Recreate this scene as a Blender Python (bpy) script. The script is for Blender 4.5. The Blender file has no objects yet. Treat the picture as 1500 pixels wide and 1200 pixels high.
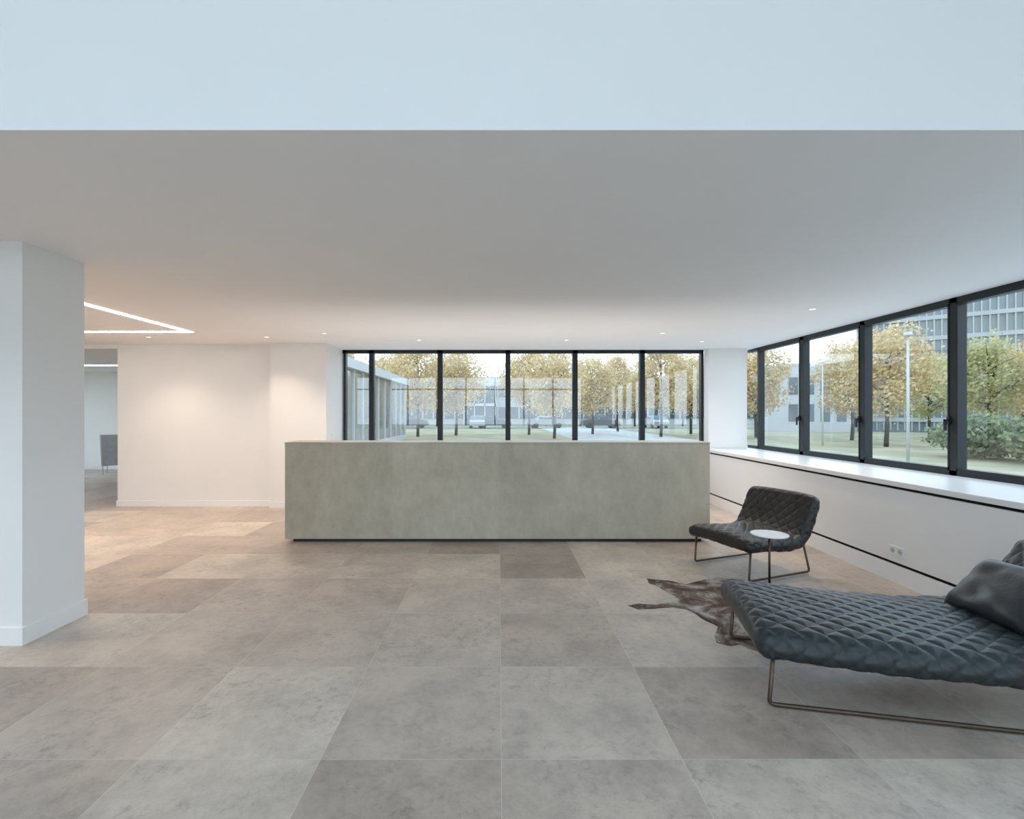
import bpy, bmesh, math, random
from mathutils import Vector, Matrix, noise

random.seed(7)
scene = bpy.context.scene
H = 1.53; F = 725.0
CZ = 2.67      # low ceiling height

# ---------------------------------------------------------------- materials
def new_mat(name):
    m = bpy.data.materials.new(name); m.use_nodes = True
    nt = m.node_tree
    return m, nt, nt.nodes["Principled BSDF"]

def simple(name, col, rough=0.5, metal=0.0, spec=0.5, noise_amt=0.0, nscale=8.0, bump=0.0, bscale=60.0):
    m, nt, b = new_mat(name)
    b.inputs["Base Color"].default_value = (*col, 1)
    b.inputs["Roughness"].default_value = rough
    b.inputs["Metallic"].default_value = metal
    b.inputs["Specular IOR Level"].default_value = spec
    geo = nt.nodes.new("ShaderNodeNewGeometry")
    if noise_amt > 0:
        n = nt.nodes.new("ShaderNodeTexNoise"); n.inputs["Scale"].default_value = nscale
        n.inputs["Detail"].default_value = 3
        nt.links.new(geo.outputs["Position"], n.inputs["Vector"])
        r = nt.nodes.new("ShaderNodeValToRGB")
        r.color_ramp.elements[0].position = 0.3; r.color_ramp.elements[1].position = 0.7
        r.color_ramp.elements[0].color = (*[c * (1 - noise_amt) for c in col], 1)
        r.color_ramp.elements[1].color = (*[min(1, c * (1 + noise_amt)) for c in col], 1)
        nt.links.new(n.outputs["Fac"], r.inputs["Fac"])
        nt.links.new(r.outputs["Color"], b.inputs["Base Color"])
    return m

def emis(name, col, st):
    m, nt, b = new_mat(name)
    b.inputs["Base Color"].default_value = (*col, 1)
    b.inputs["Emission Color"].default_value = (*col, 1)
    b.inputs["Emission Strength"].default_value = st
    return m

M_wall = simple("wall_paint", (0.83, 0.815, 0.80), 0.7, noise_amt=0.012, nscale=2)
M_ceil = simple("ceiling_paint", (0.92, 0.90, 0.90), 0.8, noise_amt=0.01, nscale=1.5)
M_base = simple("baseboard_paint", (0.86, 0.85, 0.83), 0.4, noise_amt=0.01)
M_sill = simple("sill_white", (0.82, 0.82, 0.81), 0.28, noise_amt=0.01)
M_frame = simple("anthracite_frame", (0.007, 0.010, 0.012), 0.45, spec=0.22, noise_amt=0.1)
M_slot = simple("slot_black", (0.004, 0.004, 0.004), 0.6, spec=0.1, noise_amt=0.1)
M_bronze = simple("bronze_metal", (0.085, 0.06, 0.042), 0.4, metal=0.85, noise_amt=0.08)
M_white = simple("white_lacquer", (0.82, 0.82, 0.8), 0.3, noise_amt=0.01)
M_plastic = simple("white_plastic", (0.80, 0.80, 0.78), 0.35, noise_amt=0.01)
M_plasg = simple("grey_plastic", (0.45, 0.45, 0.44), 0.4, noise_amt=0.01)
M_dark = simple("dark_plastic", (0.012, 0.013, 0.015), 0.5, spec=0.25, noise_amt=0.1)
M_grey = simple("grey_panel", (0.32, 0.35, 0.37), 0.7, noise_amt=0.1)
M_bldgw = simple("building_render", (0.42, 0.43, 0.44), 0.8, noise_amt=0.05, nscale=0.4)
M_bldgd = simple("building_window", (0.05, 0.075, 0.09), 0.12, noise_amt=0.3, nscale=0.3)
M_wing = simple("wing_glazing", (0.14, 0.14, 0.12), 0.08, spec=0.9, noise_amt=0.3, nscale=0.3)
M_fac = simple("tower_facade", (0.14, 0.18, 0.19), 0.3, noise_amt=0.15, nscale=0.2)
M_facl = simple("tower_fin", (0.28, 0.31, 0.31), 0.5, noise_amt=0.05, nscale=1)
M_bark = simple("bark", (0.030, 0.024, 0.018), 0.9, noise_amt=0.3)
M_pave = simple("paving", (0.40, 0.395, 0.37), 0.8, noise_amt=0.15, nscale=1)
M_asph = simple("asphalt", (0.15, 0.15, 0.145), 0.8, noise_amt=0.15, nscale=1)
M_led = emis("led_diffuser", (1.0, 0.86, 0.70), 13.0)
M_ledc = emis("led_diffuser_cool", (0.9, 0.96, 1.0), 9.0)
M_fill = emis("ceiling_fill_glow", (1.0, 0.95, 0.92), 3.2)  # glow of the added strip that lifts the ceiling
M_down = emis("downlight_lens", (1.0, 0.9, 0.8), 0.8)

def leaf_mat(name, c1, c2):
    m, nt, b = new_mat(name)
    geo = nt.nodes.new("ShaderNodeNewGeometry")
    r = nt.nodes.new("ShaderNodeValToRGB")
    r.color_ramp.elements[0].color = (*c1, 1); r.color_ramp.elements[1].color = (*c2, 1)
    nt.links.new(geo.outputs["Random Per Island"], r.inputs["Fac"])
    nt.links.new(r.outputs["Color"], b.inputs["Base Color"])
    b.inputs["Roughness"].default_value = 0.7
    tr = nt.nodes.new("ShaderNodeBsdfTranslucent")
    nt.links.new(r.outputs["Color"], tr.inputs["Color"])
    mx = nt.nodes.new("ShaderNodeMixShader"); mx.inputs[0].default_value = 0.45
    out = nt.nodes["Material Output"]
    nt.links.new(b.outputs[0], mx.inputs[1]); nt.links.new(tr.outputs[0], mx.inputs[2])
    nt.links.new(mx.outputs[0], out.inputs["Surface"])
    return m
M_leafy = leaf_mat("autumn_leaves", (0.52, 0.34, 0.13), (0.76, 0.61, 0.32))
M_leafyg = leaf_mat("turning_leaves", (0.32, 0.33, 0.12), (0.66, 0.57, 0.25))
M_leafg = leaf_mat("green_leaves", (0.09, 0.13, 0.07), (0.38, 0.38, 0.19))

def glass_mat():
    m = bpy.data.materials.new("window_glass"); m.use_nodes = True
    nt = m.node_tree; nt.nodes.clear()
    N = nt.nodes.new; L = nt.links.new
    out = N("ShaderNodeOutputMaterial")
    tr = N("ShaderNodeBsdfTransparent"); tr.inputs[0].default_value = (0.94, 0.97, 0.965, 1)
    gl = N("ShaderNodeBsdfGlossy"); gl.inputs["Roughness"].default_value = 0.01
    gl.inputs["Color"].default_value = (0.9, 0.95, 1, 1)
    geo = N("ShaderNodeNewGeometry")
    dot = N("ShaderNodeVectorMath"); dot.operation = 'DOT_PRODUCT'
    L(geo.outputs["Incoming"], dot.inputs[0]); L(geo.outputs["Normal"], dot.inputs[1])
    ab = N("ShaderNodeMath"); ab.operation = 'ABSOLUTE'; L(dot.outputs["Value"], ab.inputs[0])
    om = N("ShaderNodeMath"); om.operation = 'SUBTRACT'; om.inputs[0].default_value = 1; L(ab.outputs[0], om.inputs[1])
    pw = N("ShaderNodeMath"); pw.operation = 'POWER'; pw.inputs[1].default_value = 5; L(om.outputs[0], pw.inputs[0])
    ma = N("ShaderNodeMath"); ma.operation = 'MULTIPLY_ADD'; ma.inputs[1].default_value = 0.88; ma.inputs[2].default_value = 0.12
    ma.use_clamp = True; L(pw.outputs[0], ma.inputs[0])
    mx = N("ShaderNodeMixShader")
    L(ma.outputs[0], mx.inputs[0])
    L(tr.outputs[0], mx.inputs[1]); L(gl.outputs[0], mx.inputs[2])
    L(mx.outputs[0], out.inputs[0])
    return m
M_glass = glass_mat()

def floor_mat():
    m, nt, b = new_mat("stone_tiles")
    N = nt.nodes.new; L = nt.links.new
    geo = N("ShaderNodeNewGeometry")
    off = N("ShaderNodeVectorMath"); off.operation = 'ADD'; off.inputs[1].default_value = (40.0 - 0.01, 40.0 - 2.19 + 0.8*0, 0)
    L(geo.outputs["Position"], off.inputs[0])
    sc = N("ShaderNodeVectorMath"); sc.operation = 'SCALE'; sc.inputs["Scale"].default_value = 1/0.8
    L(off.outputs[0], sc.inputs[0])
    fl = N("ShaderNodeVectorMath"); fl.operation = 'FLOOR'; L(sc.outputs[0], fl.inputs[0])
    fr = N("ShaderNodeVectorMath"); fr.operation = 'FRACTION'; L(sc.outputs[0], fr.inputs[0])
    sx = N("ShaderNodeSeparateXYZ"); L(fl.outputs[0], sx.inputs[0])
    cx = N("ShaderNodeCombineXYZ"); L(sx.outputs[0], cx.inputs[0]); L(sx.outputs[1], cx.inputs[1])
    wn = N("ShaderNodeTexWhiteNoise"); wn.noise_dimensions = '3D'; L(cx.outputs[0], wn.inputs["Vector"])
    o2 = N("ShaderNodeVectorMath"); o2.operation = 'SCALE'; o2.inputs["Scale"].default_value = 30
    L(wn.outputs["Color"], o2.inputs[0])
    ad = N("ShaderNodeVectorMath"); ad.operation = 'ADD'; L(geo.outputs["Position"], ad.inputs[0]); L(o2.outputs[0], ad.inputs[1])
    n1 = N("ShaderNodeTexNoise"); n1.inputs["Scale"].default_value = 2.3; n1.inputs["Detail"].default_value = 10; n1.inputs["Roughness"].default_value = 0.74
    L(ad.outputs[0], n1.inputs["Vector"])
    n2 = N("ShaderNodeTexNoise"); n2.inputs["Scale"].default_value = 20; n2.inputs["Detail"].default_value = 9; n2.inputs["Roughness"].default_value = 0.75
    L(ad.outputs[0], n2.inputs["Vector"])
    r0 = N("ShaderNodeValToRGB")
    e = r0.color_ramp.elements
    e[0].position = 0.0; e[0].color = (0.385, 0.293, 0.232, 1)
    e[1].position = 1.0; e[1].color = (0.61, 0.505, 0.402, 1)
    k = e.new(0.5); k.color = (0.50, 0.40, 0.320, 1)
    L(wn.outputs["Value"], r0.inputs["Fac"])
    r1 = N("ShaderNodeValToRGB"); e = r1.color_ramp.elements
    e[0].position = 0.34; e[0].color = (0.64, 0.65, 0.67, 1)
    e[1].position = 0.60; e[1].color = (1.08, 1.08, 1.07, 1)
    L(n1.outputs["Fac"], r1.inputs["Fac"])
    r2 = N("ShaderNodeValToRGB"); e = r2.color_ramp.elements
    e[0].position = 0.34; e[0].color = (0.62, 0.62, 0.635, 1)
    e[1].position = 0.50; e[1].color = (1.03, 1.03, 1.03, 1)
    L(n2.outputs["Fac"], r2.inputs["Fac"])
    n3 = N("ShaderNodeTexNoise"); n3.inputs["Scale"].default_value = 2.6; n3.inputs["Detail"].default_value = 4
    L(ad.outputs[0], n3.inputs["Vector"])
    mk = N("ShaderNodeMapRange"); mk.inputs[1].default_value = 0.40; mk.inputs[2].default_value = 0.62; mk.inputs[3].default_value = 0.25; mk.inputs[4].default_value = 1.0
    L(n3.outputs["Fac"], mk.inputs[0])
    m1 = N("ShaderNodeMix"); m1.data_type = 'RGBA'; m1.blend_type = 'MULTIPLY'; m1.inputs[0].default_value = 1
    L(r0.outputs[0], m1.inputs[6]); L(r1.outputs[0], m1.inputs[7])
    m2 = N("ShaderNodeMix"); m2.data_type = 'RGBA'; m2.blend_type = 'MULTIPLY'
    L(mk.outputs[0], m2.inputs[0])
    L(m1.outputs[2], m2.inputs[6]); L(r2.outputs[0], m2.inputs[7])
    sf = N("ShaderNodeSeparateXYZ"); L(fr.outputs[0], sf.inputs[0])
    js = []
    for i in (0, 1):
        a = N("ShaderNodeMath"); a.operation = 'SUBTRACT'; a.inputs[1].default_value = 0.5; L(sf.outputs[i], a.inputs[0])
        c = N("ShaderNodeMath"); c.operation = 'ABSOLUTE'; L(a.outputs[0], c.inputs[0])
        g = N("ShaderNodeMath"); g.operation = 'GREATER_THAN'; g.inputs[1].default_value = 0.5 - 0.0025; L(c.outputs[0], g.inputs[0])
        js.append(g)
    mxm = N("ShaderNodeMath"); mxm.operation = 'MAXIMUM'; L(js[0].outputs[0], mxm.inputs[0]); L(js[1].outputs[0], mxm.inputs[1])
    hf = N("ShaderNodeMath"); hf.operation = 'MULTIPLY'; hf.inputs[1].default_value = 0.55; L(mxm.outputs[0], hf.inputs[0])
    m3 = N("ShaderNodeMix"); m3.data_type = 'RGBA'; m3.inputs[7].default_value = (0.60, 0.54, 0.48, 1)
    L(hf.outputs[0], m3.inputs[0]); L(m2.outputs[2], m3.inputs[6])
    L(m3.outputs[2], b.inputs["Base Color"])
    b.inputs["Specular IOR Level"].default_value = 0.5
    mr = N("ShaderNodeMapRange"); mr.inputs[3].default_value = 0.28; mr.inputs[4].default_value = 0.48
    L(n1.outputs["Fac"], mr.inputs[0]); L(mr.outputs[0], b.inputs["Roughness"])
    bp = N("ShaderNodeBump"); bp.inputs["Strength"].default_value = 0.08; bp.inputs["Distance"].default_value = 0.004
    L(n2.outputs["Fac"], bp.inputs["Height"]); L(bp.outputs[0], b.inputs["Normal"])
    return m
M_floor = floor_mat()

def concrete_mat():
    m, nt, b = new_mat("green_concrete")
    N = nt.nodes.new; L = nt.links.new
    geo = N("ShaderNodeNewGeometry")
    mp = N("ShaderNodeMapping"); mp.inputs["Scale"].default_value = (1, 1, 0.8); L(geo.outputs["Position"], mp.inputs[0])
    n1 = N("ShaderNodeTexNoise"); n1.inputs["Scale"].default_value = 1.8; n1.inputs["Detail"].default_value = 12; n1.inputs["Roughness"].default_value = 0.76
    L(mp.outputs[0], n1.inputs["Vector"])
    r = N("ShaderNodeValToRGB"); e = r.color_ramp.elements
    e[0].position = 0.34; e[0].color = (0.35, 0.312, 0.225, 1)
    e[1].position = 0.68; e[1].color = (0.50, 0.45, 0.345, 1)
    L(n1.outputs["Fac"], r.inputs["Fac"])
    mp2 = N("ShaderNodeMapping"); mp2.inputs["Scale"].default_value = (4.5, 4.5, 2.2); L(geo.outputs["Position"], mp2.inputs[0])
    n2 = N("ShaderNodeTexNoise"); n2.inputs["Scale"].default_value = 2.2; n2.inputs["Detail"].default_value = 10; n2.inputs["Roughness"].default_value = 0.75
    L(mp2.outputs[0], n2.inputs["Vector"])
    r2 = N("ShaderNodeValToRGB"); e = r2.color_ramp.elements
    e[0].position = 0.3; e[0].color = (0.86, 0.86, 0.86, 1); e[1].position = 0.7; e[1].color = (1.05, 1.05, 1.05, 1)
    L(n2.outputs["Fac"], r2.inputs["Fac"])
    sp = N("ShaderNodeSeparateXYZ"); L(geo.outputs["Position"], sp.inputs[0])
    pa = N("ShaderNodeMath"); pa.operation = 'MULTIPLY_ADD'; pa.inputs[1].default_value = 1/1.26; pa.inputs[2].default_value = 20.0; L(sp.outputs[0], pa.inputs[0])
    pf = N("ShaderNodeMath"); pf.operation = 'FLOOR'; L(pa.outputs[0], pf.inputs[0])
    wn = N("ShaderNodeTexWhiteNoise"); wn.noise_dimensions = '1D'; L(pf.outputs[0], wn.inputs["W"])
    mr = N("ShaderNodeMapRange"); mr.inputs[3].default_value = 0.945; mr.inputs[4].default_value = 1.03; L(wn.outputs["Value"], mr.inputs[0])
    mx = N("ShaderNodeMix"); mx.data_type = 'RGBA'; mx.blend_type = 'MULTIPLY'; mx.inputs[0].default_value = 1
    L(r.outputs[0], mx.inputs[6]); L(r2.outputs[0], mx.inputs[7])
    vs = N("ShaderNodeVectorMath"); vs.operation = 'SCALE'; L(mx.outputs[2], vs.inputs[0]); L(mr.outputs[0], vs.inputs["Scale"])
    L(vs.outputs[0], b.inputs["Base Color"])
    b.inputs["Roughness"].default_value = 0.5
    return m
M_conc = concrete_mat()

def leather(name, col, rough):
    m, nt, b = new_mat(name)
    N = nt.nodes.new; L = nt.links.new
    geo = N("ShaderNodeNewGeometry")
    n = N("ShaderNodeTexNoise"); n.inputs["Scale"].default_value = 9; n.inputs["Detail"].default_value = 5
    L(geo.outputs["Position"], n.inputs["Vector"])
    r = N("ShaderNodeValToRGB"); e = r.color_ramp.elements
    e[0].position = 0.3; e[0].color = (*[c*0.8 for c in col], 1); e[1].position = 0.7; e[1].color = (*[c*1.25 for c in col], 1)
    L(n.outputs["Fac"], r.inputs["Fac"]); L(r.outputs[0], b.inputs["Base Color"])
    b.inputs["Roughness"].default_value = rough
    b.inputs["Specular IOR Level"].default_value = 0.32
    v = N("ShaderNodeTexNoise"); v.inputs["Scale"].default_value = 45; v.inputs["Detail"].default_value = 5; L(geo.outputs["Position"], v.inputs["Vector"])
    bp = N("ShaderNodeBump"); bp.inputs["Strength"].default_value = 0.2; bp.inputs["Distance"].default_value = 0.006
    L(v.outputs["Fac"], bp.inputs["Height"]); L(bp.outputs[0], b.inputs["Normal"])
    return m
M_leaB = leather("blue_grey_leather", (0.010, 0.013, 0.0145), 0.40)
M_leaD = leather("dark_leather", (0.0085, 0.008, 0.007), 0.43)

def hide_mat():
    m, nt, b = new_mat("cowhide")
    N = nt.nodes.new; L = nt.links.new
    geo = N("ShaderNodeNewGeometry")
    n = N("ShaderNodeTexNoise"); n.inputs["Scale"].default_value = 3.6; n.inputs["Detail"].default_value = 9; n.inputs["Roughness"].default_value = 0.7
    n.inputs["Distortion"].default_value = 0.6
    L(geo.outputs["Position"], n.inputs["Vector"])
    r = N("ShaderNodeValToRGB"); e = r.color_ramp.elements
    e[0].position = 0.36; e[0].color = (0.018, 0.011, 0.008, 1)
    e[1].position = 0.62; e[1].color = (0.38, 0.34, 0.30, 1)
    k = e.new(0.46); k.color = (0.065, 0.032, 0.020, 1)
    k = e.new(0.53); k.color = (0.15, 0.11, 0.09, 1)
    L(n.outputs["Fac"], r.inputs["Fac"]); L(r.outputs[0], b.inputs["Base Color"])
    b.inputs["Roughness"].default_value = 0.8
    b.inputs["Specular IOR Level"].default_value = 0.2
    v = N("ShaderNodeTexNoise"); v.inputs["Scale"].default_value = 120; L(geo.outputs["Position"], v.inputs["Vector"])
    bp = N("ShaderNodeBump"); bp.inputs["Strength"].default_value = 0.5; bp.inputs["Distance"].default_value = 0.005
    L(v.outputs["Fac"], bp.inputs["Height"]); L(bp.outputs[0], b.inputs["Normal"])
    return m
M_hide = hide_mat()

def grass_mat():
    m, nt, b = new_mat("lawn")
    N = nt.nodes.new; L = nt.links.new
    geo = N("ShaderNodeNewGeometry")
    n = N("ShaderNodeTexNoise"); n.inputs["Scale"].default_value = 0.5; n.inputs["Detail"].default_value = 8
    L(geo.outputs["Position"], n.inputs["Vector"])
    r = N("ShaderNodeValToRGB"); e = r.color_ramp.elements
    e[0].position = 0.35; e[0].color = (0.19, 0.19, 0.10, 1)
    e[1].position = 0.65; e[1].color = (0.38, 0.30, 0.17, 1)
    L(n.outputs["Fac"], r.inputs["Fac"]); L(r.outputs[0], b.inputs["Base Color"])
    b.inputs["Roughness"].default_value = 0.9
    return m
M_grass = grass_mat()

# ---------------------------------------------------------------- mesh builder
class MB:
    def __init__(s): s.bm = bmesh.new(); s.mats = []
    def mi(s, mat):
        if mat not in s.mats: s.mats.append(mat)
        return s.mats.index(mat)
    def box(s, lo, hi, mat, M=None):
        k = s.mi(mat)
        vs = []
        for x in (lo[0], hi[0]):
            for y in (lo[1], hi[1]):
                for z in (lo[2], hi[2]):
                    v = Vector((x, y, z))
                    if M is not None: v = M @ v
                    vs.append(s.bm.verts.new(v))
        for f in ((0,1,3,2),(4,6,7,5),(0,4,5,1),(2,3,7,6),(0,2,6,4),(1,5,7,3)):
            fc = s.bm.faces.new([vs[i] for i in f]); fc.material_index = k
        return s
    def quad(s, pts, mat):
        f = s.bm.faces.new([s.bm.verts.new(p) for p in pts]); f.material_index = s.mi(mat)
        return s
    def cyl(s, c, r, z0, z1, mat, seg=24, r2=None, M=None, smooth=True):
        k = s.mi(mat); r2 = r if r2 is None else r2
        A = []; B = []
        for i in range(seg):
            t = 2*math.pi*i/seg
            a = Vector((c[0]+r*math.cos(t), c[1]+r*math.sin(t), z0)); b = Vector((c[0]+r2*math.cos(t), c[1]+r2*math.sin(t), z1))
            if M is not None: a = M @ a; b = M @ b
            A.append(s.bm.verts.new(a)); B.append(s.bm.verts.new(b))
        for i in range(seg):
            f = s.bm.faces.new([A[i], A[(i+1)%seg], B[(i+1)%seg], B[i]]); f.material_index = k; f.smooth = smooth
        f = s.bm.faces.new(A[::-1]); f.material_index = k
        f = s.bm.faces.new(B); f.material_index = k
        return s
    def tube(s, pts, r, mat, seg=10, fillet=0.0, r_end=None, flat=1.0, closed=False):
        k = s.mi(mat)
        P = [Vector(p) for p in pts]
        if fillet > 0:
            Q = [P[0]]
            for i in range(1, len(P)-1):
                a, b, c = P[i-1], P[i], P[i+1]
                d1 = min(fillet, (a-b).length*0.45); d2 = min(fillet, (c-b).length*0.45)
                p0 = b + (a-b).normalized()*d1; p1 = b + (c-b).normalized()*d2
                for j in range(7):
                    t = j/6
                    Q.append(p0*(1-t)**2 + b*2*t*(1-t) + p1*t*t)
            Q.append(P[-1]); P = Q
        rings = []
        up = None
        for i, p in enumerate(P):
            if i == 0: d = P[1]-P[0]
            elif i == len(P)-1: d = P[-1]-P[-2]
            else: d = (P[i+1]-P[i]).normalized() + (P[i]-P[i-1]).normalized()
            d.normalize()
            if up is None:
                up = Vector((0,0,1)) if abs(d.z) < 0.9 else Vector((1,0,0))
            x = up.cross(d)
            if x.length < 1e-4: x = Vector((0,1,0)).cross(d)
            x.normalize(); y = d.cross(x).normalized(); up = y
            rr = r if r_end is None else r + (r_end-r)*i/(len(P)-1)
            rings.append([s.bm.verts.new(p + x*rr*math.cos(2*math.pi*j/seg) + y*rr*flat*math.sin(2*math.pi*j/seg)) for j in range(seg)])
        for i in range(len(rings)-1):
            for j in range(seg):
                f = s.bm.faces.new([rings[i][j], rings[i][(j+1)%seg], rings[i+1][(j+1)%seg], rings[i+1][j]])
                f.material_index = k; f.smooth = True
        f = s.bm.faces.new(rings[0][::-1]); f.material_index = k
        f = s.bm.faces.new(rings[-1]); f.material_index = k
        return s
    def obj(s, name, parent=None, bevel=0.0, recalc=True):
        if recalc: bmesh.ops.recalc_face_normals(s.bm, faces=s.bm.faces[:])
        me = bpy.data.meshes.new(name); s.bm.to_mesh(me); s.bm.free()
        for m in s.mats: me.materials.append(m)
        o = bpy.data.objects.new(name, me); scene.collection.objects.link(o)
        if parent: o.parent = parent
        if bevel > 0:
            b = o.modifiers.new("bevel", 'BEVEL'); b.width = bevel; b.segments = 3; b.limit_method = 'ANGLE'
        return o

def empty(name, loc=(0,0,0)):
    e = bpy.data.objects.new(name, None); e.location = (0,0,0); scene.collection.objects.link(e); e.empty_display_size = 0.2
    return e

# ---------------------------------------------------------------- room shell
XW = 4.50     # right window plane
XF = 3.59     # sill front / casing
YB = 8.90     # back window plane
XL = -12.0
YR = -6.0
AZ = 5.4
SZ = 0.919

MB().box((XL, YR, -0.1), (XW+0.12, YB+0.12, 0), M_floor).box((XL, YB+0.12, -0.1), (-6.28, 13.6, 0), M_floor).obj("floor")
m = MB(); m.box((XL, 2.19, CZ), (XW+0.12, YB+0.12, CZ+0.3), M_ceil); m.box((XL, YB+0.12, CZ), (-6.28, 13.6, CZ+0.3), M_ceil); m.obj("ceiling")
m = MB(); m.box((XL, 1.99, CZ+0.0002), (XW+0.12, 2.19, AZ), M_wall); m.box((XL, 1.9905, CZ), (XW+0.12, 2.19, CZ+0.0001), M_ceil); m.obj("wall_bulkhead")
# high space roof with skylight
m = MB()
m.box((XL, YR, AZ), (XW+0.12, -4.2, AZ+0.2), M_ceil); m.box((XL, 0.0, AZ), (XW+0.12, 2.19, AZ+0.2), M_ceil)
m.box((XL, -4.2, AZ), (-6.0, 0.0, AZ+0.2), M_ceil); m.box((2.8, -4.2, AZ), (XW+0.12, 0.0, AZ+0.2), M_ceil)
m.obj("ceiling_high_space")
m = MB()
for i in range(9):
    x = -6.0 + i*8.8/8
    m.box((x-0.04, -4.2, AZ+0.02), (x+0.04, 0.0, AZ+0.14), M_frame)
m.quad([(-6.0, -4.2, AZ+0.07), (2.8, -4.2, AZ+0.07), (2.8, 0.0, AZ+0.07), (-6.0, 0.0, AZ+0.07)], M_glass)
m.obj("window_skylight")
# rear wall (behind the camera) with glazing
m = MB()
m.box((XL, YR-0.2, 0), (XW+0.12, YR, 0.1), M_wall); m.box((XL, YR-0.2, 4.0), (XW+0.12, YR, AZ+0.2), M_wall)
m.box((XL, YR-0.2, 0.1), (-10.0, YR, 4.0), M_wall); m.box((4.0, YR-0.2, 0.1), (XW+0.12, YR, 4.0), M_wall)
m.obj("wall_rear")
m = MB()
for i in range(11):
    x = -10 + i*1.4
    m.box((x-0.035, YR-0.14, 0.1), (x+0.035, YR-0.06, 4.0), M_frame)
for z in (0.135, 2.7, 3.965): m.box((-10, YR-0.14, z-0.035), (4, YR-0.06, z+0.035), M_frame)
m.quad([(-10, YR-0.1, 0.1), (4, YR-0.1, 0.1), (4, YR-0.1, 4.0), (-10, YR-0.1, 4.0)], M_glass)
m.obj("window_rear")
m = MB()
m.box((XL-0.2, YR-0.2, 0), (XL, 9.3, AZ+0.2), M_wall); m.box((XL-0.2, 13.2, 0), (XL, 13.8, CZ+0.3), M_wall)
m.box((XL-0.2, 9.3, 0), (XL, 13.2, 0.3), M_wall); m.box((XL-0.2, 9.3, 2.6), (XL, 13.2, CZ+0.3), M_wall)
m.obj("wall_left")
m = MB()
for y in (9.33, 10.6, 11.9, 13.17): m.box((XL-0.14, y-0.03, 0.3), (XL-0.06, y+0.03, 2.6), M_frame)
m.quad([(XL-0.1, 9.3, 0.3), (XL-0.1, 13.2, 0.3), (XL-0.1, 13.2, 2.6), (XL-0.1, 9.3, 2.6)], M_glass)
m.obj("window_added")  # unseen window, added with its opening to brighten the far room
# right wall
m = MB()
m.box((XW-0.08, YR, 0), (XW+0.12, YB+0.12, SZ-0.05), M_wall)
m.box((XW-0.08, YR, CZ), (XW+0.12, 1.99, AZ), M_wall)
m.box((XW-0.08, YR, SZ-0.05), (XW+0.12, -2.4, CZ), M_wall)
m.obj("wall_right")
m = MB()
m.box((XF, -5.9, 0.185), (XF+0.03, 8.62, 0.845), M_wall)
m.box((XF+0.02, -5.9, 0.13), (XF+0.05, 8.62, 0.20), M_slot)
m.box((XF+0.02, -5.9, 0.83), (XF+0.05, 8.62, 0.88), M_slot)
m.box((XF-0.008, -5.9, 0.0), (XF+0.03, 8.62, 0.155), M_base)
m.obj("trim_convector_casing")
MB().box((XF-0.015, -5.9, 0.872), (XW-0.035, 8.62, SZ), M_sill).obj("trim_window_sill", bevel=0.004)
m = MB()
m.box((-2.8, YB-0.06, 0), (XW-0.08, YB+0.12, SZ-0.04), M_wall)
m.obj("wall_back")
MB().box((-2.79, YB-0.16, SZ-0.04), (3.62, YB-0.03, SZ), M_sill).obj("trim_back_sill", bevel=0.004)
m = MB(); m.box((3.66, 8.64, 0), (4.33, YB-0.061, CZ), M_wall); m.obj("wall_pier_right")
m = MB(); m.box((-6.28, 8.15, 0), (-3.71, YB+0.12, CZ), M_wall)
m.box((-6.28, YB+0.12, 0), (-6.13, 13.6, CZ), M_wall)
m.obj("wall_back_left")
m = MB(); m.box((-3.71, 8.02, 0), (-2.8, YB+0.12, CZ), M_wall); m.obj("wall_pier_left")
MB().box((XL, 13.6, 0), (-6.13, 13.8, CZ+0.3), M_wall).obj("wall_far_room")
MB().box((XL, 8.15, CZ-0.07), (-6.285, 8.30, CZ), M_wall).obj("trim_1")
BH = 0.10
m = MB(); m.box((-6.295, 8.135, 0), (-3.71, 8.149, BH), M_base); m.obj("baseboard_back_left", bevel=0.002)
m = MB(); m.box((-3.72, 8.005, 0), (-2.785, 8.019, BH), M_base); m.box((-2.799, 8.019, 0), (-2.785, 8.83, BH), M_base); m.obj("baseboard_pier_left", bevel=0.002)
m = MB(); m.box((3.0, 8.82, 0), (XF-0.02, 8.838, BH), M_base)
m.obj("baseboard_back_right")
MB().box((XL, 13.585, 0), (-6.3, 13.599, BH), M_base).obj("baseboard_far_room")
m = MB(); m.box((-3.66, 3.27, 0), (-3.15, 3.76, CZ), M_wall); m.obj("column")
m = MB(); m.box((-3.675, 3.255, 0), (-3.135, 3.27, 0.12), M_base); m.box((-3.15, 3.27, 0), (-3.135, 3.775, 0.12), M_base)
m.box((-3.675, 3.76, 0), (-3.15, 3.775, 0.12), M_base); m.box((-3.675, 3.27, 0), (-3.66, 3.76, 0.12), M_base)
m.obj("baseboard_column", bevel=0.002)

# windows: back ribbon
xs = [-2.76, -2.283, -1.056, 0.16, 1.363, 2.566, 3.66]
m = MB()
m.box((-2.8, YB-0.05, CZ-0.06), (3.66, YB+0.05, CZ), M_frame)
m.box((-2.8, YB-0.05, SZ), (3.66, YB+0.05, SZ+0.08), M_frame)
for i, x in enumerate(xs):
    w = 0.02 if i == 0 else 0.045
    m.box((x-w, YB-0.05, SZ), (x+w if i < 6 else x, YB+0.05, CZ), M_frame)
m.quad([(-2.8, YB, SZ+0.05), (3.66, YB, SZ+0.05), (3.66, YB, CZ-0.03), (-2.8, YB, CZ-0.03)], M_glass)
m.obj("window_1")
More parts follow.
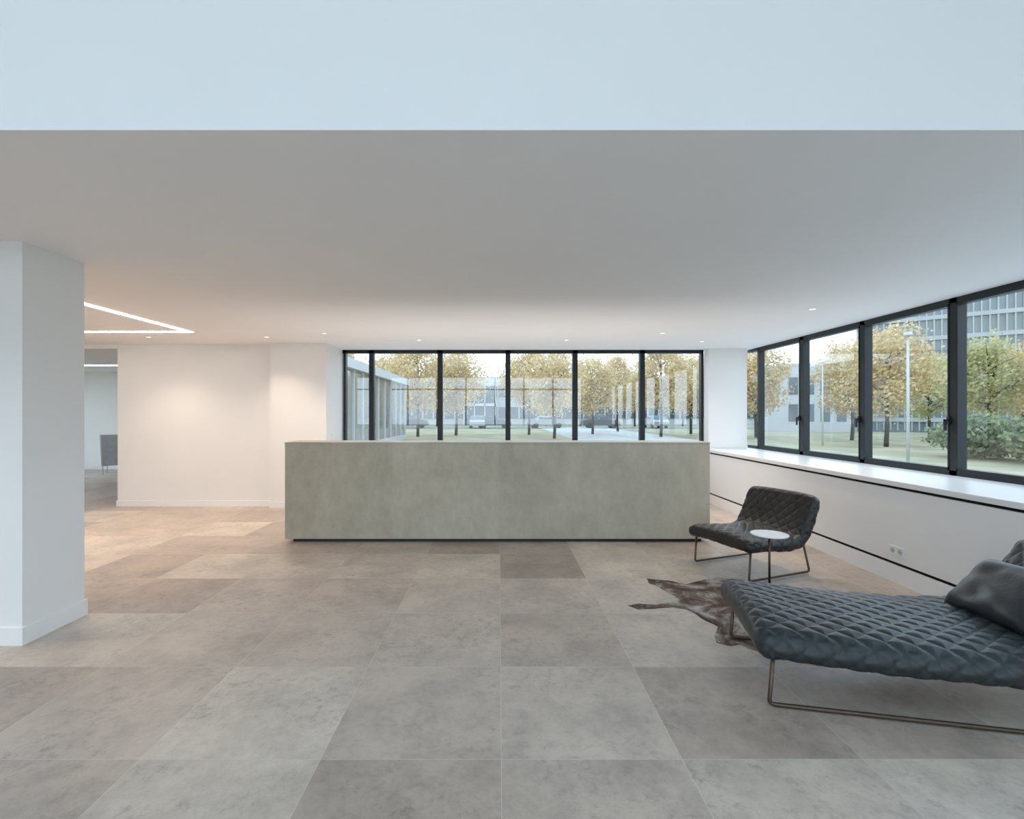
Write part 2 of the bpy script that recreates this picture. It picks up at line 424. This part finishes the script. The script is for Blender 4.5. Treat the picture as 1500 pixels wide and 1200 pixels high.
# right ribbon
ys = [8.54 - 1.222*i for i in range(-0, 10)]
m = MB()
m.box((XW-0.03, -2.4, SZ), (XW+0.07, YB, SZ+0.05), M_frame)
m.box((XW-0.03, -2.4, CZ-0.05), (XW+0.07, YB, CZ), M_frame)
for i, y in enumerate(ys):
    w = 0.040
    if i == 0: w = 0.025
    m.box((XW-0.03, y-w, SZ), (XW+0.07, y+w, CZ), M_frame)
    if i < 9:   # sash frames
        y2 = ys[i+1]
        a, b = y2+0.040, y-w
        for (lo, hi) in (((a, SZ+0.05), (b, SZ+0.075)), ((a, CZ-0.075), (b, CZ-0.05)), ((a, SZ+0.05), (a+0.015, CZ-0.05)), ((b-0.015, SZ+0.05), (b, CZ-0.05))):
            m.box((XW-0.035, lo[0], lo[1]), (XW+0.04, hi[0], hi[1]), M_frame)
        hy = y2 + 0.035
        m.box((XW-0.05, hy-0.014, 1.42), (XW-0.03, hy+0.014, 1.50), M_dark)
        m.box((XW-0.085, hy-0.009, 1.455), (XW-0.05, hy+0.009, 1.475), M_dark)
        m.box((XW-0.085, hy-0.011, 1.36), (XW-0.068, hy+0.011, 1.475), M_dark)
m.quad([(XW+0.015, -2.4, SZ+0.05), (XW+0.015, YB, SZ+0.05), (XW+0.015, YB, CZ-0.05), (XW+0.015, -2.4, CZ-0.05)], M_glass)
m.obj("window_2")

# sockets / switch
m = MB()
for dy in (-0.042, 0.042):
    y = 4.46+dy
    m.box((XF-0.010, y-0.040, 0.29-0.040), (XF-0.0005, y+0.040, 0.29+0.040), M_plastic)
    R = Matrix.Translation((XF-0.0005, y, 0.29)) @ Matrix.Rotation(math.radians(-90), 4, 'Y')
    m.cyl((0,0), 0.025, 0.0096, 0.0105, M_plasg, 20, M=R)
    for dz in (-0.010, 0.010):
        m.box((XF-0.0125, y+dz-0.003, 0.287), (XF-0.0105, y+dz+0.003, 0.293), M_dark)
m.obj("wall_socket")
m = MB(); m.box((-2.7995, 8.28, 1.12), (-2.788, 8.36, 1.20), M_plastic); m.box((-2.788, 8.29, 1.13), (-2.784, 8.35, 1.19), M_white)
m.obj("light_switch")

# ---------------------------------------------------------------- reception desk
DY = 5.87; DT = 1.19
desk = empty("reception_desk")
m = MB()
m.box((-2.54, DY, 0.045), (2.50, DY+0.10, DT-0.02), M_conc)
m.box((-2.54, DY+0.10, 0.045), (-2.44, DY+0.72, DT-0.02), M_conc)
m.box((2.40, DY+0.10, 0.045), (2.50, DY+0.72, DT-0.02), M_conc)
o = m.obj("front_panel", desk)
m = MB(); m.box((-2.545, DY-0.005, DT-0.0195), (2.505, DY+0.42, DT), M_conc); m.obj("counter_top", desk, bevel=0.004)
m = MB(); m.box((-2.44, DY+0.10, 0.72), (2.40, DY+1.0, 0.75), M_white); m.obj("work_surface", desk)
m = MB(); m.box((-2.30, DY+0.60, 0.752), (2.26, DY+0.86, 0.80), M_white); m.box((-2.28, DY+0.62, 0.80), (2.24, DY+0.84, 0.805), M_fill); m.obj("added_ceiling_fill", desk)  # added glowing strip, hidden behind the desk front to brighten the ceiling
m = MB(); m.box((-2.46, DY+0.05, 0), (2.42, DY+0.68, 0.045), M_dark); m.obj("plinth", desk)

# ---------------------------------------------------------------- lamps
m = MB()
m.box((-4.33, 4.20, CZ-0.008), (-4.27, 6.92, CZ-0.0005), M_led)
m.box((-7.2, 6.86, CZ-0.008), (-4.331, 6.92, CZ-0.0005), M_led)
m.obj("led_light_line")
m = MB(); m.box((-10.2, 11.6, CZ-0.01), (-9.0, 11.75, CZ-0.0005), M_ledc); m.obj("led_light_panel")

def downlight(x, y, energy=18, spot=True, col=(1, 0.82, 0.66)):
    m = MB()
    m.cyl((x, y), 0.042, CZ-0.006, CZ-0.0005, M_white, 28)
    m.cyl((x, y), 0.030, CZ-0.008, CZ-0.0062, M_down, 24)
    o = m.obj("recessed_downlight")
    if spot:
        l = bpy.data.lights.new("downlight_lamp", 'SPOT'); l.energy = energy; l.color = col if x > -3 else (1, 0.78, 0.60)
        l.spot_size = math.radians(120); l.spot_blend = 1.0; l.shadow_soft_size = 0.04
        lo = bpy.data.objects.new("lamp", l); lo.location = (x, y, CZ-0.02); scene.collection.objects.link(lo); lo.parent = o
    return o
for (x, y, e) in ((3.4, 5.37, 50), (2.31, 7.0, 55), (-2.47, 7.0, 60), (1.04, 7.65, 45), (-1.24, 7.65, 45), (-3.45, 7.35, 50), (-5.2, 7.35, 50), (3.2, 7.8, 40),
                  (-6.0, 5.6, 85), (-7.5, 4.5, 90), (-4.6, 3.0, 90), (-5.2, 4.9, 85)):  # these four are added out of view to brighten and warm the interior
    downlight(x, y, e)

# ---------------------------------------------------------------- quilted upholstery
def resample(P, ds):
    P = [Vector(p) for p in P]
    Q = [P[0]*2-P[1]] + P + [P[-1]*2-P[-2]]
    D = []
    for i in range(1, len(Q)-2):
        for j in range(30):
            t = j/30
            a, b, c, d = Q[i-1], Q[i], Q[i+1], Q[i+2]
            D.append(0.5*((2*b)+(c-a)*t+(2*a-5*b+4*c-d)*t*t+(3*b-a-3*c+d)*t**3))
    D.append(P[-1])
    L = [0]
    for i in range(1, len(D)): L.append(L[-1]+(D[i]-D[i-1]).length)
    n = int(L[-1]/ds); out = []; k = 0
    for i in range(n+1):
        s = L[-1]*i/n
        while k < len(L)-2 and L[k+1] < s: k += 1
        t = (s-L[k])/max(1e-9, L[k+1]-L[k])
        out.append(D[k].lerp(D[k+1], min(1, t)))
    return out, L[-1]

def quilted(name, prof, W, T, O, u, v, mat, parent, cell=0.10, amp=0.010, ds=0.006, seed=0, droop=0.0):
    pts, Ltot = resample(prof, ds)
    n = len(pts); bm = bmesh.new(); rings = []
    nT = int(W/ds); nS = 18
    for i, p in enumerate(pts):
        s = Ltot*i/(n-1)
        d = min(s, Ltot-s)
        t = (pts[min(i+1, n-1)]-pts[max(i-1, 0)]).normalized()
        nn = Vector((-t.y, t.x))
        r = T*0.55
        k = 1-min(1, d/r)
        h = max(0.003, T/2*math.sqrt(max(0, 1-k*k)))
        rc = 0.09; k = 1-min(1, d/rc)
        hw = W/2 - rc*(1-math.sqrt(max(0, 1-k*k)))*0.8
        ring = []
        loop = []
        for j in range(nT):     # top
            q = -(hw-h) + 2*(hw-h)*j/(nT-1)
            crown = 0.012*(1-(q/hw)**2)
            loop.append((q, h+crown, 0, 1, q))
        for j in range(1, nS):
            a = math.pi/2 - math.pi*j/nS
            loop.append((hw-h+h*math.cos(a), h*math.sin(a), math.cos(a), math.sin(a), hw-h + h*(math.pi/2-a)))
        for j in range(nT):
            q = (hw-h) - 2*(hw-h)*j/(nT-1)
            loop.append((q, -h, 0, -1, q+0.0))
        for j in range(1, nS):
            a = -math.pi/2 - math.pi*j/nS
            loop.append((-(hw-h)+h*math.cos(a), h*math.sin(a), math.cos(a), math.sin(a), -(hw-h) - h*(a+1.5*math.pi)))
        fade = min(1, d/0.025)
        for (q, hh, nq, nh, arc) in loop:
            # continuous diamond stitch lines: distance to the nearest of two crossing line families
            f = min(abs(math.sin(math.pi*(s+arc*1.25)/cell)), abs(math.sin(math.pi*(s-arc*1.25)/cell)))
            disp = amp*(f**0.55)*fade
            wv = noise.noise(Vector((s*4+seed, q*4, hh*3)))*0.008*fade
            edge = max(0, (abs(q)/(W/2)))**4
            dz = -droop*edge
            a2 = hh + nh*(disp+wv); q2 = q + nq*(disp+wv)
            P2 = pts[i] + nn*a2
            w = O + u*P2.x + v*q2 + Vector((0, 0, P2.y+dz))
            ring.append(bm.verts.new(w))
        rings.append(ring)
    M = len(rings[0])
    for i in range(n-1):
        for j in range(M):
            f = bm.faces.new([rings[i][j], rings[i][(j+1)%M], rings[i+1][(j+1)%M], rings[i+1][j]]); f.smooth = True
    bm.faces.new(rings[0][::-1]); bm.faces.new(rings[-1])
    bmesh.ops.recalc_face_normals(bm, faces=bm.faces[:])
    me = bpy.data.meshes.new(name); bm.to_mesh(me); bm.free(); me.materials.append(mat)
    o = bpy.data.objects.new(name, me); scene.collection.objects.link(o); o.parent = parent
    return o

def pillow(name, C, R, sx, sy, sz, mat, parent):
    bm = bmesh.new(); n = 44; top = {}; bot = {}
    for i in range(n+1):
        for j in range(n+1):
            a = -1+2*i/n; b = -1+2*j/n
            x = a*sx*(1-0.07*(1-abs(b)**2)*abs(a)**3 ); y = b*sy*(1-0.07*(1-abs(a)**2)*abs(b)**3)
            h = sz*(max(0, (1-a**4))*max(0, (1-b**4)))**0.5
            w = noise.noise(Vector((a*2.3, b*2.3, 1)))*0.014 + 0.004*math.sin(a*9+b*4)*(1-a*a)*(abs(b))
            e = 1 if (0 < i < n and 0 < j < n) else 0
            top[i, j] = bm.verts.new(R @ Vector((x, y, (h+w)*e)) + C)
            bot[i, j] = top[i, j] if not e else bm.verts.new(R @ Vector((x, y, -(h*0.8))) + C)
    for i in range(n):
        for j in range(n):
            for g, rev in ((top, False), (bot, True)):
                vs = [g[i, j], g[i+1, j], g[i+1, j+1], g[i, j+1]]
                if rev: vs = vs[::-1]
                try:
                    f = bm.faces.new(vs); f.smooth = True
                except ValueError: pass
    bmesh.ops.recalc_face_normals(bm, faces=bm.faces[:])
    me = bpy.data.meshes.new(name); bm.to_mesh(me); bm.free(); me.materials.append(mat)
    o = bpy.data.objects.new(name, me); scene.collection.objects.link(o); o.parent = parent
    return o

def W3(O, u, v, s, q, z): return O + u*s + v*q + Vector((0, 0, z))

# --- chaise longue
ch = empty("chaise_longue")
u = Vector((0.978, -0.207, 0)).normalized(); v = Vector((0.207, 0.978, 0)).normalized()
O = Vector((1.49, 2.97, 0.004))
quilted("quilted_mattress", [(-0.07, 0.342), (0.05, 0.342), (0.3, 0.33), (0.7, 0.315), (1.10, 0.315), (1.36, 0.35), (1.52, 0.47), (1.63, 0.62), (1.72, 0.78)],
        0.90, 0.13, O, u, v, M_leaB, ch, cell=0.135, amp=0.012, seed=3, droop=0.03)
m = MB()
for q in (-0.40, 0.40):
    m.tube([W3(O, u, v, 0.02, q, 0.275), W3(O, u, v, 0.0, q, 0.014), W3(O, u, v, 1.6, q, 0.014), W3(O, u, v, 1.66, q, 0.60)], 0.011, M_bronze, fillet=0.03)
    m.tube([W3(O, u, v, 0.0, q, 0.262), W3(O, u, v, 0.7, q, 0.235), W3(O, u, v, 1.2, q, 0.235), W3(O, u, v, 1.6, q, 0.25)], 0.009, M_bronze)
for s, z in ((0.03, 0.262), (0.7, 0.235), (1.2, 0.235)):
    m.tube([W3(O, u, v, s, -0.40, z), W3(O, u, v, s, 0.40, z)], 0.009, M_bronze)
m.tube([W3(O, u, v, 1.6, -0.40, 0.25), W3(O, u, v, 1.6, 0.40, 0.25)], 0.009, M_bronze)
m.obj("frame", ch)
C = W3(O, u, v, 1.335, 0.03, 0.525)
zx = (u*math.cos(math.radians(46)) + Vector((0, 0, 1))*math.sin(math.radians(46)))
yv = v
nz = zx.cross(yv).normalized()
R = Matrix((zx, yv, nz)).transposed()
pillow("cushion", C, R @ Matrix.Rotation(0.12, 3, 'Z'), 0.20, 0.29, 0.085, M_leaB, ch)

# --- lounge chair
lc = empty("lounge_chair")
Oc = Vector((2.15, 4.775, 0.0065))
Wc = 0.66
uf = Vector((0.93, 0.37, 0)).normalized(); vf = Vector((-uf.y, uf.x, 0))
quilted("quilted_seat", [(-0.08, 0.325), (0.05, 0.34), (0.25, 0.325), (0.47, 0.315), (0.60, 0.345), (0.69, 0.45), (0.755, 0.58), (0.82, 0.745)],
        0.79, 0.10, Oc, uf, vf, M_leaD, lc, cell=0.13, amp=0.010, seed=9, droop=0.02)
m = MB()
for q in (-Wc/2, Wc/2):
    m.tube([W3(Oc, uf, vf, 0.0, q, 0.28), W3(Oc, uf, vf, -0.02, q, 0.010), W3(Oc, uf, vf, 0.76, q, 0.010), W3(Oc, uf, vf, 0.68, q, 0.27)], 0.010, M_bronze, fillet=0.03)
    m.tube([W3(Oc, uf, vf, 0.0, q, 0.268), W3(Oc, uf, vf, 0.68, q, 0.255), W3(Oc, uf, vf, 0.84, q, 0.60)], 0.009, M_bronze, fillet=0.04)
for s, z in ((0.05, 0.268), (0.63, 0.255)):
    m.tube([W3(Oc, uf, vf, s, -Wc/2, z), W3(Oc, uf, vf, s, Wc/2, z)], 0.009, M_bronze)
m.obj("frame", lc)

# --- side table
st = empty("side_table")
tx, ty = 2.36, 4.32
m = MB(); m.cyl((tx, ty), 0.150, 0.472, 0.482, M_white, 48); m.obj("top", st, bevel=0.002)
m = MB(); m.cyl((tx, ty), 0.010, 0.008, 0.4715, M_bronze, 14); m.cyl((tx, ty), 0.10, 0.0055, 0.0115, M_bronze, 32); m.cyl((tx, ty), 0.04, 0.462, 0.4715, M_bronze, 20)
m.obj("stem", st)

# --- cowhide rug
def fl(px, py):
    Y = H*F/(py-606); return (px-731)*Y/F, Y
out_px = [(948,848),(962,850),(985,852),(1005,857),(1030,850),(1052,847),(1085,850)]
pl = [fl(*p) for p in out_px]
pl += [(2.30,4.42),(2.45,4.22),(2.70,4.10),(2.75,4.0),(2.78,3.9),(2.78,3.7),(2.80,3.45),(2.95,3.2),(2.8,3.05),(2.55,3.12),(2.2,3.05),(1.95,3.0)]
out_px2 = [(1128,962),(1102,951),(1085,945),(1068,946),(1050,942),(1047,930),(1052,918),(1030,908),(1018,899),(1005,893),(985,890),(960,892),(935,893),(920,888),(935,885),(960,887),(985,883),(998,880),(985,872),(975,866),(962,858),(950,855)]
pl += [fl(*p) for p in out_px2]
bm = bmesh.new()
P = []
for i in range(len(pl)):
    a = Vector((*pl[i], 0)); b = Vector((*pl[(i+1)%len(pl)], 0))
    k = max(1, int((b-a).length/0.03))
    for j in range(k):
        p = a.lerp(b, j/k); p += Vector((noise.noise(p*14), noise.noise(p*14+Vector((9,9,9))), 0))*0.012
        P.append(p)
vs = [bm.verts.new((p.x, p.y, 0.001)) for p in P]
f = bm.faces.new(vs)
r = bmesh.ops.extrude_face_region(bm, geom=[f])
for g in r["geom"]:
    if isinstance(g, bmesh.types.BMVert): g.co.z = 0.005
bmesh.ops.recalc_face_normals(bm, faces=bm.faces[:])
bmesh.ops.triangulate(bm, faces=bm.faces[:])
me = bpy.data.meshes.new("cowhide_rug"); bm.to_mesh(me); bm.free(); me.materials.append(M_hide)
o = bpy.data.objects.new("cowhide_rug", me); scene.collection.objects.link(o)

# --- folding display stand leaning back in the far room
m = MB()
R = Matrix.Translation((-9.62, 12.3, 0.02)) @ Matrix.Rotation(math.radians(50), 4, 'Z') @ Matrix.Rotation(math.radians(-12), 4, 'X')
m.box((-0.20, -0.012, 0.22), (0.20, 0.012, 1.0), M_grey, R)
for x in (-0.18, 0.18): m.tube([R @ Vector((x, -0.02, 0.0)), R @ Vector((x, -0.02, 1.0))], 0.010, M_plasg)
R2 = Matrix.Translation((-9.62, 12.3, 0.02)) @ Matrix.Rotation(math.radians(50), 4, 'Z')
m.tube([R2 @ Vector((0, 0.20, 0.92)), R2 @ Vector((0, 0.50, 0.0))], 0.010, M_plasg)
m.obj("display_stand")

# ---------------------------------------------------------------- outside
m = MB(); m.box((-150, -60, -0.35), (200, 160, -0.15), M_grass); m.obj("ground_lawn")
m = MB(); m.box((4.8, -20, -0.15), (12.5, 60, -0.13), M_pave); m.box((-60, 54, -0.15), (4.7, 60, -0.128), M_asph); m.box((12.6, 54, -0.15), (60, 60, -0.128), M_asph); m.box((-6.0, 9.1, -0.15), (4.75, 13, -0.13), M_pave)
m.box((-14, -22, -0.15), (4.75, -6.3, -0.13), M_pave); m.obj("ground_paving")

def tree_mesh(name, hgt, crown_r, leafmat, nleaf, seed):
    rnd = random.Random(seed)
    m = MB()
    m.tube([(0,0,-0.15), (0.05,0.02,1.0), (0,0.05,2.2), (0.05,0,hgt*0.55), (0,0,hgt*0.85)], 0.12, M_bark, seg=8, r_end=0.03)
    for i in range(18):
        z0 = 1.8 + rnd.random()*(hgt*0.75-1.8); a = rnd.random()*6.283
        l = crown_r*(0.55+0.4*rnd.random())
        p1 = Vector((math.cos(a)*l*0.5, math.sin(a)*l*0.5, z0+l*0.35)); p2 = Vector((math.cos(a)*l, math.sin(a)*l, z0+l*0.6))
        m.tube([(0,0,z0), p1, p2], 0.045, M_bark, seg=5, r_end=0.012)
    k = m.mi(leafmat)
    cz = 1.8 + (hgt-1.8)/2; hz = (hgt-1.8)/2
    cl = []
    for i in range(80):
        while True:
            p = Vector((rnd.uniform(-1,1), rnd.uniform(-1,1), rnd.uniform(-1,1)))
            if 0.35 < p.length < 1: break
        taper = 1.0 - 0.35*max(0, p.z)
        cl.append(Vector((p.x*crown_r*taper, p.y*crown_r*taper, cz+p.z*hz)))
    for i in range(nleaf):
        c = rnd.choice(cl); s = 0.065 + rnd.random()*0.055
        p = c + Vector((rnd.gauss(0,0.34), rnd.gauss(0,0.34), rnd.gauss(0,0.30)))
        a = Vector((rnd.uniform(-1,1), rnd.uniform(-1,1), rnd.uniform(-1,1))).normalized()
        b = a.orthogonal().normalized()
        c2 = a.cross(b)
        q = [p+b*s, p+c2*s*0.7, p-b*s, p-c2*s*0.7]
        f = m.bm.faces.new([m.bm.verts.new(x) for x in q]); f.material_index = k
    me = bpy.data.meshes.new(name); m.bm.to_mesh(me); m.bm.free()
    for mm in m.mats: me.materials.append(mm)
    return me
T1 = tree_mesh("tree_a", 6.3, 2.1, M_leafy, 7500, 1)
T2 = tree_mesh("tree_b", 6.8, 2.3, M_leafy, 8500, 2)
T3 = tree_mesh("tree_c", 6.2, 2.2, M_leafyg, 7500, 3)
def put(name, me, x, y, s=1.0, rz=0.0, z=0.0):
    o = bpy.data.objects.new(name, me); o.location = (x, y, z); o.scale = (s, s, s); o.rotation_euler = (0, 0, rz)
    scene.collection.objects.link(o); return o
def at(px, Y): return (px-731)*Y/F
rnd = random.Random(5)
for px, Y, me, s in ((505,40,T2,1.0),(560,38,T1,0.95),(612,36,T2,1.0),(668,38,T1,1.03),(775,39,T2,0.95),(812,33,T1,0.92),
                     (868,40,T1,0.97),(905,46,T2,1.0),(968,35,T2,0.98),(1012,41,T1,1.0),(1075,36,T2,1.0),
                     (640,65,T2,1.1),(590,66,T1,1.1),(800,66,T1,1.1),(850,66,T2,1.1),(930,64,T1,1.1),(1000,66,T2,1.1),(540,65,T1,1.1)):
    put("autumn_tree", me, at(px, Y), Y, s, rnd.random()*6)
# right side trees
for px, Y, me, s in ((1108,34,T1,1.0),(1248,31,T1,0.95),(1298,25,T1,0.95),(1362,33,T3,0.85),(1448,27,T3,0.9),(1500,31,T1,0.9),
                     (1580,24,T1,1.0),(1680,20,T3,1.0),(1850,17,T2,1.0)):
    put("autumn_tree", me, at(px, Y), Y, s, rnd.random()*6)

def shrub_mesh(name, seed):
    rnd = random.Random(seed); m = MB()
    for i in range(7):
        a = rnd.random()*6.28
        m.tube([(0,0,-0.15), (math.cos(a)*0.4, math.sin(a)*0.4, 0.8), (math.cos(a)*0.7, math.sin(a)*0.7, 1.3)], 0.03, M_bark, seg=5, r_end=0.01)
    k = m.mi(M_leafg)
    for i in range(5000):
        while True:
            p = Vector((rnd.uniform(-1,1), rnd.uniform(-1,1), rnd.uniform(-1,1)))
            if 0.5 < p.length < 1: break
        n = 1+0.35*noise.noise(p*2.5+Vector((seed,0,0)))
        p = Vector((p.x*1.5*n, p.y*1.5*n, 0.72+p.z*0.85*n))
        s = 0.06+rnd.random()*0.05
        a = Vector((rnd.uniform(-1,1), rnd.uniform(-1,1), rnd.uniform(-1,1))).normalized(); b = a.orthogonal().normalized(); c2 = a.cross(b)
        f = m.bm.faces.new([m.bm.verts.new(x) for x in (p+b*s, p+c2*s*0.7, p-b*s, p-c2*s*0.7)]); f.material_index = k
    me = bpy.data.meshes.new(name); m.bm.to_mesh(me); m.bm.free()
    for mm in m.mats: me.materials.append(mm)
    return me
S1 = shrub_mesh("shrub_a", 1); S2 = shrub_mesh("shrub_b", 2)
for i in range(8):
    Y = 18.5 - i*2.6; X = 18.0 + math.sin(i*1.7)*0.4
    put("green_shrub", (S1, S2)[i % 2], X, Y, 0.95+0.12*math.sin(i*2.1), i*1.1)

# long white building behind the lawn
m = MB()
Yb = 74
m.box((-46, Yb, -0.15), (60, Yb+14, 7.0), M_bldgw)
for fl_ in range(2):
    z0 = 0.8+fl_*3.2
    m.box((-45, Yb-0.1, z0), (59, Yb-0.01, z0+1.7), M_bldgd)
    for i in range(66):
        x = -45+i*1.6
        m.box((x-0.10, Yb-0.2, z0), (x+0.10, Yb-0.1, z0+1.7), M_bldgw)
m.box((-5.0, Yb-3, -0.15), (-0.5, Yb-0.2, 5.6), M_bldgd)
for z in (2.6, 5.5): m.box((-5.2, Yb-3.2, z), (-0.3, Yb-0.1, z+0.4), M_bldgw)
for x in (-5.1,-3.6,-2.1,-0.6): m.box((x, Yb-3.2, -0.15), (x+0.15, Yb-3.0, 5.5), M_bldgw)
m.obj("office_building")
# glazed wing to the left
m = MB()
m.box((-6.9, 14.0, -0.15), (-6.3, 33.0, 3.4), M_wing)
m.box((-7.0, 13.9, 3.4), (-6.0, 33.2, 3.8), M_bldgw)
m.box((-7.0, 13.9, -0.15), (-6.2, 33.2, 0.15), M_bldgw)
for i in range(14):
    y = 14+i*1.46; m.box((-6.3, y-0.04, 0.15), (-6.22, y+0.04, 3.4), M_bldgw)
m.obj("glazed_wing")
# tower to the right
m = MB()
R = Matrix.Translation((34, 47, 0)) @ Matrix.Rotation(math.radians(-38), 4, 'Z')
m.box((0, 0, -0.15), (44, 12, 12.2), M_fac, R)
for i in range(89):
    m.box((i*0.5-0.05, -0.25, 0), (i*0.5+0.05, 0, 12.2), M_facl, R)
for j in range(7):
    m.box((-0.2, -0.3, j*1.8+0.8), (44.2, 0, j*1.8+1.15), M_facl, R)
m.obj("office_tower")
m = MB()
R = Matrix.Translation((26.5, 46, 0)) @ Matrix.Rotation(math.radians(-6), 4, 'Z')
m.box((0, 0, -0.15), (6, 5, 6.2), M_bldgw, R)
for j in range(2):
    for i in range(4):
        m.box((0.4+i*1.4, -0.05, 0.8+j*2.5), (1.2+i*1.4, -0.005, 2.4+j*2.5), M_bldgd, R)
m.obj("white_annex")
# street lamps along the path
for px, Y in ((1330, 17.0), (1205, 26.0)):
    m = MB(); x = at(px, Y)
    m.tube([(x, Y, -0.15), (x, Y, 4.2)], 0.05, M_plasg, seg=8, r_end=0.035)
    m.cyl((x, Y), 0.16, 4.2, 4.32, M_plasg, 16, r2=0.10)
    m.obj("street_lamp")

def car(x, y, rz, col):
    mc = simple("car_paint", col, 0.25, metal=0.3, noise_amt=0.02)
    m = MB(); k = m.mi(mc); g = m.mi(M_bldgd)
    body = [(-2.1,0.3),(-2.15,0.75),(-1.9,0.92),(-1.5,0.95),(-0.95,1.38),(0.45,1.42),(1.1,0.98),(1.9,0.85),(2.1,0.6),(2.1,0.3)]
    L = [m.bm.verts.new((a, -0.85+(0.12 if b > 1.2 else 0), b)) for a, b in body]; Rr = [m.bm.verts.new((a, 0.85-(0.12 if b > 1.2 else 0), b)) for a, b in body]
    n = len(body)
    f = m.bm.faces.new(L); f.material_index = k; f = m.bm.faces.new(Rr[::-1]); f.material_index = k
    for i in range(n):
        f = m.bm.faces.new([L[i], L[(i+1)%n], Rr[(i+1)%n], Rr[i]]); f.material_index = g if i in (3, 5) else k
    for s in (-1, 1):
        m.box((-1.0, s*0.83-0.01, 0.97), (0.55, s*0.83+0.01, 1.25), M_bldgd)
        for wx in (-1.35, 1.3):
            RM = Matrix.Translation((wx, s*0.78, 0.31)) @ Matrix.Rotation(math.pi/2, 4, 'X')
            m.cyl((0,0), 0.31, -0.1, 0.1, M_dark, 18, M=RM)
    o = m.obj("parked_car"); o.location = (x, y, -0.128); o.rotation_euler = (0, 0, rz)
for i, px in enumerate((600, 700, 722, 800, 880, 960)):
    car(at(px, 57), 57, (0.0, 1.57, 3.14, 0.1)[i % 4] if i % 2 else 0.0,
        ((0.05,0.05,0.055),(0.3,0.3,0.31),(0.05,0.06,0.09),(0.25,0.25,0.25))[i % 4])

# ---------------------------------------------------------------- world
w = bpy.data.worlds.new("overcast_sky"); scene.world = w; w.use_nodes = True
nt = w.node_tree; bg = nt.nodes["Background"]
tc = nt.nodes.new("ShaderNodeTexCoord"); sp = nt.nodes.new("ShaderNodeSeparateXYZ")
rp = nt.nodes.new("ShaderNodeValToRGB")
rp.color_ramp.elements[0].position = 0.0; rp.color_ramp.elements[0].color = (0.78, 0.89, 1.0, 1)
rp.color_ramp.elements[1].position = 1.0; rp.color_ramp.elements[1].color = (0.43, 0.71, 1.0, 1)
nt.links.new(tc.outputs["Generated"], sp.inputs[0]); nt.links.new(sp.outputs[2], rp.inputs[0]); nt.links.new(rp.outputs[0], bg.inputs[0])
bg.inputs[1].default_value = 2.15

# ---------------------------------------------------------------- camera
cam = bpy.data.cameras.new("camera"); co = bpy.data.objects.new("camera", cam); scene.collection.objects.link(co)
co.location = (0, 0, H); co.rotation_euler = (math.radians(90), 0, 0)
cam.sensor_width = 36; cam.lens = F/1500*36; cam.shift_x = 19/1500; cam.shift_y = 6/1500; cam.clip_end = 500
scene.camera = co
scene.view_settings.view_transform = 'Standard'
scene.view_settings.look = 'None'
scene.view_settings.exposure = 0.66
scene.view_settings.gamma = 1.22
